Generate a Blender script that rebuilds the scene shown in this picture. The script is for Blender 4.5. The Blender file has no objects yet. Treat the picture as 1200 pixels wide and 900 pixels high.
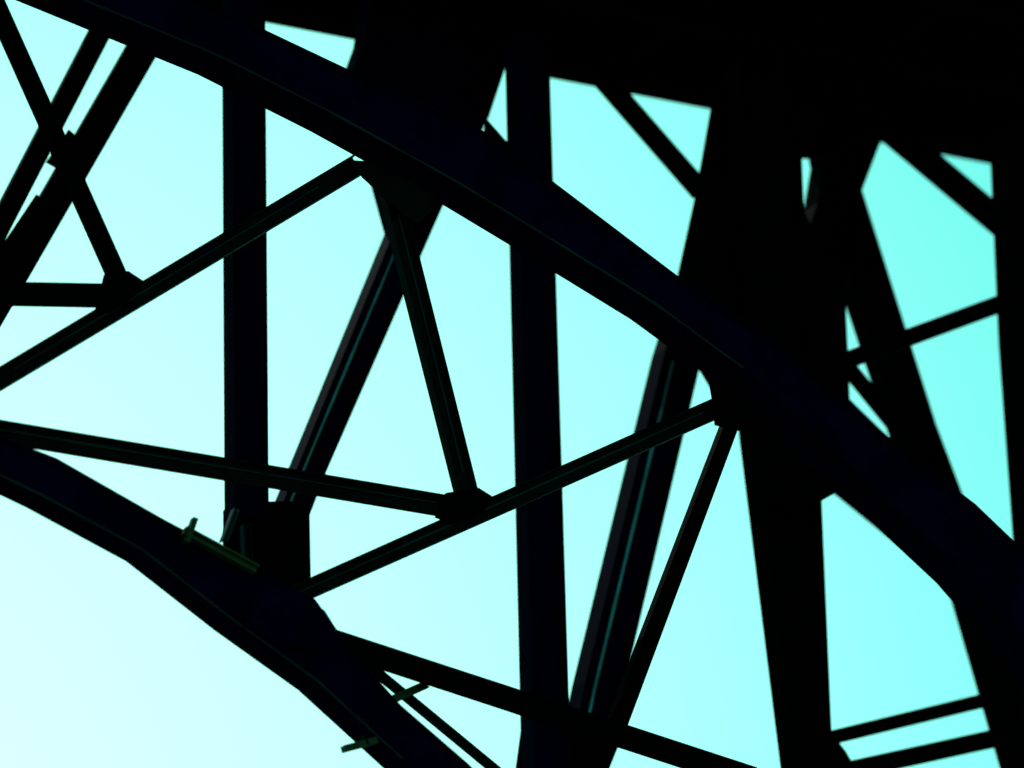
import bpy, bmesh, math, random
from mathutils import Vector, Matrix
random.seed(4)
F=5000.0
PITCH=math.radians(18.4); ROLL=math.radians(-1.3)
CAM=Vector((0,0,1.7))
R=(Matrix.Rotation(math.radians(90)+PITCH,3,'X') @ Matrix.Rotation(ROLL,3,'Z'))
# The bridge runs away to the right; its two ribs stand in parallel vertical planes.
TH=math.radians(25)
N=Vector((-math.sin(TH),math.cos(TH),0)); Q0=Vector((0,48,0))
def sv(p,off):
    d=R@Vector(((p[0]-600)/F,(450-p[1])/F,-1))
    t=(off+N.dot(Q0-CAM))/N.dot(d)
    return CAM+d*t
def proj(P):
    c=R.transposed()@(P-CAM)
    return (600+F*c.x/-c.z, 450-F*c.y/-c.z)
scene=bpy.context.scene
root=bpy.data.objects.new("steel_arch_bridge",None); scene.collection.objects.link(root)

def steel(name,base,rough,spec):
    m=bpy.data.materials.new(name); m.use_nodes=True
    nt=m.node_tree; b=nt.nodes["Principled BSDF"]
    tc=nt.nodes.new("ShaderNodeTexCoord")
    no=nt.nodes.new("ShaderNodeTexNoise"); no.inputs["Scale"].default_value=1.3; no.inputs["Detail"].default_value=9; no.inputs["Roughness"].default_value=.7
    nt.links.new(tc.outputs["Object"],no.inputs["Vector"])
    cr=nt.nodes.new("ShaderNodeValToRGB")
    cr.color_ramp.elements[0].position=.3; cr.color_ramp.elements[1].position=.75
    cr.color_ramp.elements[0].color=(*[c*.4 for c in base],1); cr.color_ramp.elements[1].color=(*[c*1.8 for c in base],1)
    nt.links.new(no.outputs["Fac"],cr.inputs[0]); nt.links.new(cr.outputs[0],b.inputs["Base Color"])
    mr=nt.nodes.new("ShaderNodeMapRange"); mr.inputs[3].default_value=rough-.12; mr.inputs[4].default_value=rough+.15
    nt.links.new(no.outputs["Fac"],mr.inputs[0]); nt.links.new(mr.outputs[0],b.inputs["Roughness"])
    b.inputs["Specular IOR Level"].default_value=spec
    n2=nt.nodes.new("ShaderNodeTexNoise"); n2.inputs["Scale"].default_value=25; n2.inputs["Detail"].default_value=5
    nt.links.new(tc.outputs["Object"],n2.inputs["Vector"])
    bp=nt.nodes.new("ShaderNodeBump"); bp.inputs["Strength"].default_value=.25; bp.inputs["Distance"].default_value=.01
    nt.links.new(n2.outputs["Fac"],bp.inputs["Height"]); nt.links.new(bp.outputs[0],b.inputs["Normal"])
    return m
NAVY=steel("navy_painted_steel",(.0018,.0011,.0125),.8,.006)
BLACK=steel("near_black_steel",(.0007,.0007,.0013),.8,.004)  # near-black base tone, mottled by noise
OLIVE=steel("weathered_olive_steel",(.0035,.005,.0035),.6,.018)
EDGE=steel("edge_highlight_steel",(.25,.5,.5),.4,.3)  # pale teal that paints the highlight lines on the diagonals
DIM=steel("dim_highlight_steel",(.013,.024,.02),.55,.04)  # fainter painted edge highlight; one bracket shares the tone
OCHRE=steel("ochre_stained_steel",(.05,.055,.018),.55,.05)

def obj(name,bm,mat):
    bmesh.ops.recalc_face_normals(bm,faces=bm.faces)
    me=bpy.data.meshes.new(name); bm.to_mesh(me); bm.free()
    me.materials.append(mat); o=bpy.data.objects.new(name,me); scene.collection.objects.link(o); o.parent=root
    return o
cnt=[0]
def section(kind,hw,d):
    t=.024/hw; w=.012
    if kind=='H':
        return [(-1,-d),(-1+t,-d),(-1+t,-w),(1-t,-w),(1-t,-d),(1,-d),(1,d),(1-t,d),(1-t,w),(-1+t,w),(-1+t,d),(-1,d)]
    if kind=='C':
        s=d-.05
        return [(-1,-d),(-1+t,-d),(-1+t,-s),(1-t,-s),(1-t,-d),(1,-d),(1,d),(1-t,d),(1-t,s),(-1+t,s),(-1+t,d),(-1,d)]
    return [(-1,-d),(1,-d),(1,d),(-1,d)]
def rivet(bm,P,nrm,r=.016):
    z=nrm.normalized(); x=z.orthogonal().normalized(); y=z.cross(x)
    lo=[bm.verts.new(P+(x*math.cos(a)+y*math.sin(a))*r) for a in [i*math.pi/3 for i in range(6)]]
    hi=[bm.verts.new(P+z*r*.7+(x*math.cos(a)+y*math.sin(a))*r*.6) for a in [i*math.pi/3 for i in range(6)]]
    for i in range(6): bm.faces.new((lo[i],lo[(i+1)%6],hi[(i+1)%6],hi[i]))
    bm.faces.new(hi)
def strip(name,st,off,D,kind='H',mat=None,rivets=False,line=None,holes=False,lip=None):
    cnt[0]+=1; D=D+.003*(cnt[0]%7); d=D/2
    bm=bmesh.new(); rings=[]; mids=[]
    for A,B in st:
        L=math.hypot(A[0]-B[0],A[1]-B[1]); e=((A[0]-B[0])/L,(A[1]-B[1])/L)
        m=sv(((A[0]+B[0])/2,(A[1]+B[1])/2),off); p0=proj(m); p1=proj(m+N*d)
        ext=abs((p1[0]-p0[0])*e[0]+(p1[1]-p0[1])*e[1])
        ext=min(ext,L*.35)
        a=sv((A[0]-e[0]*ext,A[1]-e[1]*ext),off); b=sv((B[0]+e[0]*ext,B[1]+e[1]*ext),off)
        mid=(a+b)/2; h=(b-a)/2; mids.append((mid,h))
        rings.append([bm.verts.new(mid+h*u+N*v) for u,v in section(kind,h.length,d)])
    n=len(rings[0])
    for i in range(len(rings)-1):
        for j in range(n):
            bm.faces.new((rings[i][j],rings[i][(j+1)%n],rings[i+1][(j+1)%n],rings[i+1][j]))
    bm.faces.new(rings[0]); bm.faces.new(rings[-1])
    if rivets:
        for i in range(len(mids)-1):
            (m0,h0),(m1,h1)=mids[i],mids[i+1]
            Ls=(m1-m0).length; k=int(Ls/.16)
            dd=d-.05 if kind=='C' else .012
            for q in range(k):
                f=(q+.5)/k; m=m0.lerp(m1,f); h=h0.lerp(h1,f); hn=h.normalized()
                for s in (-1,1):
                    rivet(bm,m+s*(h-hn*.07)-N*dd,-N)
    if holes:
        for i in range(len(mids)-1):
            (m0,h0),(m1,h1)=mids[i],mids[i+1]; ax=(m1-m0).normalized()
            k=max(1,int((m1-m0).length/1.0))
            for q in range(k):
                f=(q+.5)/k; h=h0.lerp(h1,f); c=m0.lerp(m1,f)+h+h.normalized()*.001
                r0=[];r1=[]
                for t in range(16):
                    a=t*math.pi/8
                    r0.append(bm.verts.new(c+ax*.17*math.cos(a)+N*.09*math.sin(a)+h.normalized()*.012))
                    r1.append(bm.verts.new(c+ax*.2*math.cos(a)+N*.12*math.sin(a)))
                for t in range(16): bm.faces.new((r0[t],r0[(t+1)%16],r1[(t+1)%16],r1[t]))
    o=obj(name,bm,mat or BLACK)
    def bars(nm,lst,depth,half,mt):
        bm=bmesh.new()
        for u,lo,hi in lst:
            prev=None; K=max(2,int((hi-lo)*8))
            for kf in range(K+1):
                f=lo+(hi-lo)*kf/K; i=min(int(f),len(mids)-2); g=f-i
                m=mids[i][0].lerp(mids[i+1][0],g); h=mids[i][1].lerp(mids[i+1][1],g)
                c=m+h*u-N*depth; x=h.normalized()*half*random.uniform(.6,1.2)
                r=[bm.verts.new(c+x-N*.012),bm.verts.new(c-x-N*.012),bm.verts.new(c-x+N*.01),bm.verts.new(c+x+N*.01)]
                if prev:
                    for j in range(4): bm.faces.new((prev[j],prev[(j+1)%4],r[(j+1)%4],r[j]))
                prev=r
        obj(nm,bm,mt)
    if line: bars("painted_highlight_line",line,.026,.016,EDGE)  # thin strip whose pale colour stands in for a highlight
    if lip: bars("dim_highlight_line",lip,(d+.008) if kind!='H' else .024,.012,DIM)  # fainter strip, edge highlight put into its colour
    return o
def mem(name,p0,p1,w0,w1,off,D,kind='H',mat=None,rivets=False,line=None,lip=None):
    dx,dy=p1[0]-p0[0],p1[1]-p0[1]; L=math.hypot(dx,dy); e=(-dy/L,dx/L)
    st=[((p[0]-e[0]*w/2,p[1]-e[1]*w/2),(p[0]+e[0]*w/2,p[1]+e[1]*w/2)) for p,w in ((p0,w0),(p1,w1))]
    return strip(name,st,off,D,kind,mat,rivets,line,lip=lip)
def plate(name,pts,off,D=.03,mat=None,riv=True):
    cnt[0]+=1; D=D+.003*(cnt[0]%5)
    bm=bmesh.new(); P=[sv(p,off) for p in pts]
    a=[bm.verts.new(p-N*D/2) for p in P]; b=[bm.verts.new(p+N*D/2) for p in P]
    k=len(P); bm.faces.new(a); bm.faces.new(b)
    for i in range(k): bm.faces.new((a[i],a[(i+1)%k],b[(i+1)%k],b[i]))
    if riv:
        c=sum(P,Vector())/k
        for i in range(k):
            p,q=P[i],P[(i+1)%k]; m=max(1,int((q-p).length/.12))
            for j in range(m):
                x=p.lerp(q,(j+.5)/m); rivet(bm,x+(c-x).normalized()*.06-N*D/2,-N,.016)
    return obj(name,bm,mat or BLACK)

# ---------- near arch rib
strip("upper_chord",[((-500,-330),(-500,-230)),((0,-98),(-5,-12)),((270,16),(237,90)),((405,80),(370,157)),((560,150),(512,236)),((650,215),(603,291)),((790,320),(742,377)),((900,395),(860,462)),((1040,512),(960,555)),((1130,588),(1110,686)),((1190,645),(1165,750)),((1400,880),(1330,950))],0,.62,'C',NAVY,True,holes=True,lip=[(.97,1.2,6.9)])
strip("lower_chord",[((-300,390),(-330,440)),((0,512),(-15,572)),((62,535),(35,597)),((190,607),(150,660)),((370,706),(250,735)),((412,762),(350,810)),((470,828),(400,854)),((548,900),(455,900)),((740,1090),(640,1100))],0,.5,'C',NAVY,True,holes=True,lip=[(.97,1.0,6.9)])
# ---------- web bracing of near rib
W=.16
mem("lattice_brace",(-10,-5),(148,348),25,25,.1,W,'H',BLACK)
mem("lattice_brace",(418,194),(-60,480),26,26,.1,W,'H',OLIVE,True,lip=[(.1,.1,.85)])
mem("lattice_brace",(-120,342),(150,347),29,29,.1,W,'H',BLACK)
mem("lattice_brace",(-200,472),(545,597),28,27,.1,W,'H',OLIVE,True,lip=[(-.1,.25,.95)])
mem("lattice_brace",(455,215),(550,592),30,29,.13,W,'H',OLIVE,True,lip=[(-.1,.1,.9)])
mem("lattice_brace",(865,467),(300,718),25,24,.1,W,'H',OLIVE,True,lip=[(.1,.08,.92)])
mem("lattice_brace",(858,490),(722,850),22,26,.15,W,'H',BLACK)
mem("lattice_brace",(300,722),(880,912),29,29,.1,W,'H',BLACK)
mem("lattice_brace",(420,770),(608,925),13,13,.3,.06,'H',OLIVE,True)
mem("lattice_brace",(455,822),(500,802),10,10,.25,.06,'H',OCHRE)
plate("gusset_plate",[(122,322),(150,318),(168,330),(160,345),(130,365),(112,362),(118,338)],.02)
plate("gusset_plate",[(522,578),(560,572),(576,582),(566,600),(530,614),(510,606)],.02)
plate("gusset_plate",[(410,188),(440,190),(520,235),(505,248),(490,262),(470,250),(445,226),(425,208)],.02,mat=OLIVE)
plate("gusset_plate",[(830,440),(880,470),(880,508),(838,498),(835,470)],.02)
plate("gusset_plate",[(300,690),(345,690),(380,716),(400,748),(380,765),(330,755),(285,735)],-.27,mat=NAVY)
# ---------- posts (rear rib / spandrel)
mem("spandrel_post",(285,-40),(289,605),51,52,3.5,.34,'H',NAVY,True)
mem("spandrel_post",(617,40),(640,900),52,58,3.5,.34,'H',NAVY,True)
strip("spandrel_post",[((850,80),(935,80)),((862,440),(950,440)),((870,505),(957,550)),((915,900),(976,900)),((930,1030),(985,1030))],3.5,.4,'H',BLACK,False)
strip("spandrel_post",[((1159,150),(1245,150)),((1170,400),(1256,400)),((1188,645),(1275,645)),((1200,980),(1290,980))],3.5,.4,'H',BLACK)
# ---------- heavy diagonals
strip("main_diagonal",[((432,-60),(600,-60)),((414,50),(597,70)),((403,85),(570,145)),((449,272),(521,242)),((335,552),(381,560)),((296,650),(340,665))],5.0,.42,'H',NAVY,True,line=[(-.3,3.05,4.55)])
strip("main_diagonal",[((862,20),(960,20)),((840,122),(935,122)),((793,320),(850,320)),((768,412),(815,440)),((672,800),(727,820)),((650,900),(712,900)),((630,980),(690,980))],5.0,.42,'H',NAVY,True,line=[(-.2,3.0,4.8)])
strip("main_diagonal",[((965,60),(1060,60)),((953,170),(1035,165)),((940,245),(1010,230)),((905,350),(990,350)),((895,560),(957,560)),((920,800),(950,800))],5.0,.42,'H',BLACK)
strip("counter_diagonal",[((945,170),(992,170)),((957,232),(1012,232)),((990,352),(1050,352)),((1042,512),(1098,500)),((1110,686),(1150,640)),((1156,808),(1215,800)),((1172,900),(1230,900)),((1190,1000),(1250,1000))],5.3,.3,'H',BLACK)
plate("gusset_plate",[(930,110),(1000,110),(1000,186),(936,186)],5.0,riv=False)
mem("tie_bar",(121,30),(-80,418),27,27,5,.2,'H',BLACK)
mem("tie_bar",(172,48),(-80,485),38,38,5,.2,'H',BLACK)
plate("batten_plate",[(80,152),(95,165),(72,200),(54,190)],5.0,riv=False)
plate("batten_plate",[(42,228),(60,238),(0,360),(-80,440),(-60,380)],5.0,riv=False)
mem("sway_brace",(700,85),(822,225),26,26,4.6,.2,'H',BLACK)
mem("sway_brace",(1040,150),(1180,268),33,33,4.6,.2,'H',BLACK)
mem("sway_brace",(1210,342),(985,425),21,21,3.2,.16,'H',BLACK)
mem("sway_brace",(985,420),(1050,500),20,20,4.4,.16,'H',BLACK)
mem("sway_brace",(960,868),(1165,818),17,17,4.4,.16,'H',BLACK)
mem("sway_brace",(985,905),(1190,860),22,22,4.4,.16,'H',BLACK)
plate("gusset_plate",[(570,140),(592,165),(650,215),(655,235),(560,190)],3.2,riv=False)
plate("gusset_plate",[(838,100),(965,125),(958,170),(936,184),(938,240),(990,350),(993,412),(995,468),(1040,512),(957,560),(860,500),(800,400),(795,320),(815,230)],3.9,riv=False)
plate("gusset_plate",[(262,598),(275,588),(362,588),(364,700),(380,730),(262,660)],4.0)
plate("gusset_plate",[(612,846),(735,848),(712,905),(604,905)],4.0)
plate("gusset_plate",[(955,560),(1030,520),(1190,645),(1210,900),(1172,900),(1110,686)],5.6,riv=False)
plate("gusset_plate",[(970,855),(990,880),(1005,905),(960,905)],4.0,riv=False)
# cross strut tying the near rib to the rear post
def strut(P,Q,s):
    ax=(Q-P).normalized(); x=ax.cross(Vector((0,0,1))).normalized()*s; z=ax.cross(x).normalized()*s
    bm=bmesh.new(); r=[[bm.verts.new(c+i*x+j*z) for i,j in ((-1,-1),(1,-1),(1,1),(-1,1))] for c in (P,Q)]
    for j in range(4): bm.faces.new((r[0][j],r[0][(j+1)%4],r[1][(j+1)%4],r[1][j]))
    bm.faces.new(r[0]); bm.faces.new(r[1]); obj("cross_strut",bm,BLACK)
Q=sv((915,600),3.5); strut(Q-N*3.45,Q,.1)
# brackets and cleats
mem("walkway_bracket",(215,622),(300,668),15,15,-.35,.12,'H',OCHRE)
mem("walkway_bracket",(228,608),(218,636),9,9,-.4,.1,'B',OCHRE)
mem("walkway_bracket",(276,598),(262,635),10,10,-.3,.1,'H',DIM)
mem("walkway_bracket",(288,615),(290,660),14,14,-.3,.1,'H',OLIVE)
mem("walkway_bracket",(402,878),(440,868),9,9,-.3,.1,'B',OCHRE)
mem("walkway_bracket",(424,862),(430,874),8,8,-.3,.1,'B',OLIVE)
# ---------- deck above
def deck():
    a=sv((200,-3),6.5); b=sv((1200,193),6.5); u=(b-a)
    A=a-u*2.2; B=b+u*3
    bm=bmesh.new()
    def box(P0,P1,n0,n1,z0,z1):
        v=[]
        for P in (P0,P1):
            for nn,zz in ((n0,z0),(n1,z0),(n1,z1),(n0,z1)): v.append(bm.verts.new(P+N*nn+Vector((0,0,zz))))
        for f in ((0,1,2,3),(4,5,6,7),(0,1,5,4),(1,2,6,5),(2,3,7,6),(3,0,4,7)): bm.faces.new([v[i] for i in f])
    box(A,B,-9,0,.55,.9)
    for o in (-9,-6.8,-4.6,-2.4,-.3): box(A,B,o,o+.3,0,.548)
    L=(B-A).length; k=int(L/3.0); ud=(B-A).normalized()
    for i in range(k):
        P=A+ud*(i*3.0); box(P,P+ud*.25,-9.2,.1,.1,.545)
    box(A,B,-9.3,-9.05,-.1,1.6); box(A,B,.05,.25,.02,1.6)
    return obj("bridge_deck",bm,BLACK)
deck()
# ground
bm=bmesh.new()
S=6000
for v in [(-S,-S),(S,-S),(S,S),(-S,S)]: bm.verts.new((v[0],v[1],0))
bm.faces.new(bm.verts)
me=bpy.data.meshes.new("ground"); bm.to_mesh(me); bm.free()
g=bpy.data.objects.new("ground",me); scene.collection.objects.link(g)
gm=bpy.data.materials.new("dark_gravel_ground"); gm.use_nodes=True; nt=gm.node_tree; b=nt.nodes["Principled BSDF"]
no=nt.nodes.new("ShaderNodeTexNoise"); no.inputs["Scale"].default_value=3; no.inputs["Detail"].default_value=10
tc=nt.nodes.new("ShaderNodeTexCoord"); nt.links.new(tc.outputs["Object"],no.inputs["Vector"])
cr=nt.nodes.new("ShaderNodeValToRGB"); cr.color_ramp.elements[0].color=(.02,.02,.017,1); cr.color_ramp.elements[1].color=(.07,.07,.06,1)
nt.links.new(no.outputs["Fac"],cr.inputs[0]); nt.links.new(cr.outputs[0],b.inputs["Base Color"]); b.inputs["Roughness"].default_value=.95
me.materials.append(gm)

# ---------- sky: Nishita with a bright haze low on the left
w=bpy.data.worlds.new("World"); scene.world=w; w.use_nodes=True; nt=w.node_tree
bg=nt.nodes["Background"]; sky=nt.nodes.new("ShaderNodeTexSky"); sky.sky_type='NISHITA'; sky.sun_disc=False
AZ=math.radians(-15); EL=math.radians(42)
sky.sun_elevation=EL; sky.sun_rotation=AZ
mx=nt.nodes.new("ShaderNodeMix"); mx.data_type='RGBA'; mx.blend_type='MULTIPLY'; mx.inputs[0].default_value=1
mx.inputs[7].default_value=(.165,1.25,.85,1)
nt.links.new(sky.outputs[0],mx.inputs[6])
tc=nt.nodes.new("ShaderNodeTexCoord"); vm=nt.nodes.new("ShaderNodeVectorMath"); vm.operation='DOT_PRODUCT'
ga,ge=math.radians(-10),math.radians(12)
vm.inputs[1].default_value=(math.sin(ga)*math.cos(ge),math.cos(ga)*math.cos(ge),math.sin(ge))
nt.links.new(tc.outputs["Generated"],vm.inputs[0])
ac=nt.nodes.new("ShaderNodeMath"); ac.operation='ARCCOSINE'; nt.links.new(vm.outputs["Value"],ac.inputs[0])
mr=nt.nodes.new("ShaderNodeMapRange"); mr.interpolation_type='SMOOTHSTEP'
mr.inputs[1].default_value=0; mr.inputs[2].default_value=math.radians(24); mr.inputs[3].default_value=1; mr.inputs[4].default_value=0
nt.links.new(ac.outputs[0],mr.inputs[0])
gl=nt.nodes.new("ShaderNodeMix"); gl.data_type='RGBA'; gl.blend_type='ADD'; gl.inputs[7].default_value=(5.0,3,2.6,1)
nt.links.new(mr.outputs[0],gl.inputs[0]); nt.links.new(mx.outputs[2],gl.inputs[6])
nt.links.new(gl.outputs[2],bg.inputs[0]); bg.inputs[1].default_value=.12
sl=bpy.data.lights.new("sun","SUN"); sl.energy=2.5; sl.angle=math.radians(.5); sl.color=(1,.95,.88)
so=bpy.data.objects.new("sun",sl); scene.collection.objects.link(so)
sd=Vector((math.sin(AZ)*math.cos(EL),math.cos(AZ)*math.cos(EL),math.sin(EL)))
so.rotation_euler=sd.to_track_quat('Z','Y').to_euler()
# ---------- camera
c=bpy.data.cameras.new("camera"); c.lens=150; c.sensor_width=36; c.clip_end=20000
co=bpy.data.objects.new("camera",c); scene.collection.objects.link(co); co.matrix_world=Matrix.Translation(CAM)@R.to_4x4()
c.dof.use_dof=True; c.dof.focus_distance=51; c.dof.aperture_fstop=.34
scene.camera=co
scene.view_settings.view_transform='Standard'; scene.view_settings.look='None'; scene.view_settings.exposure=0
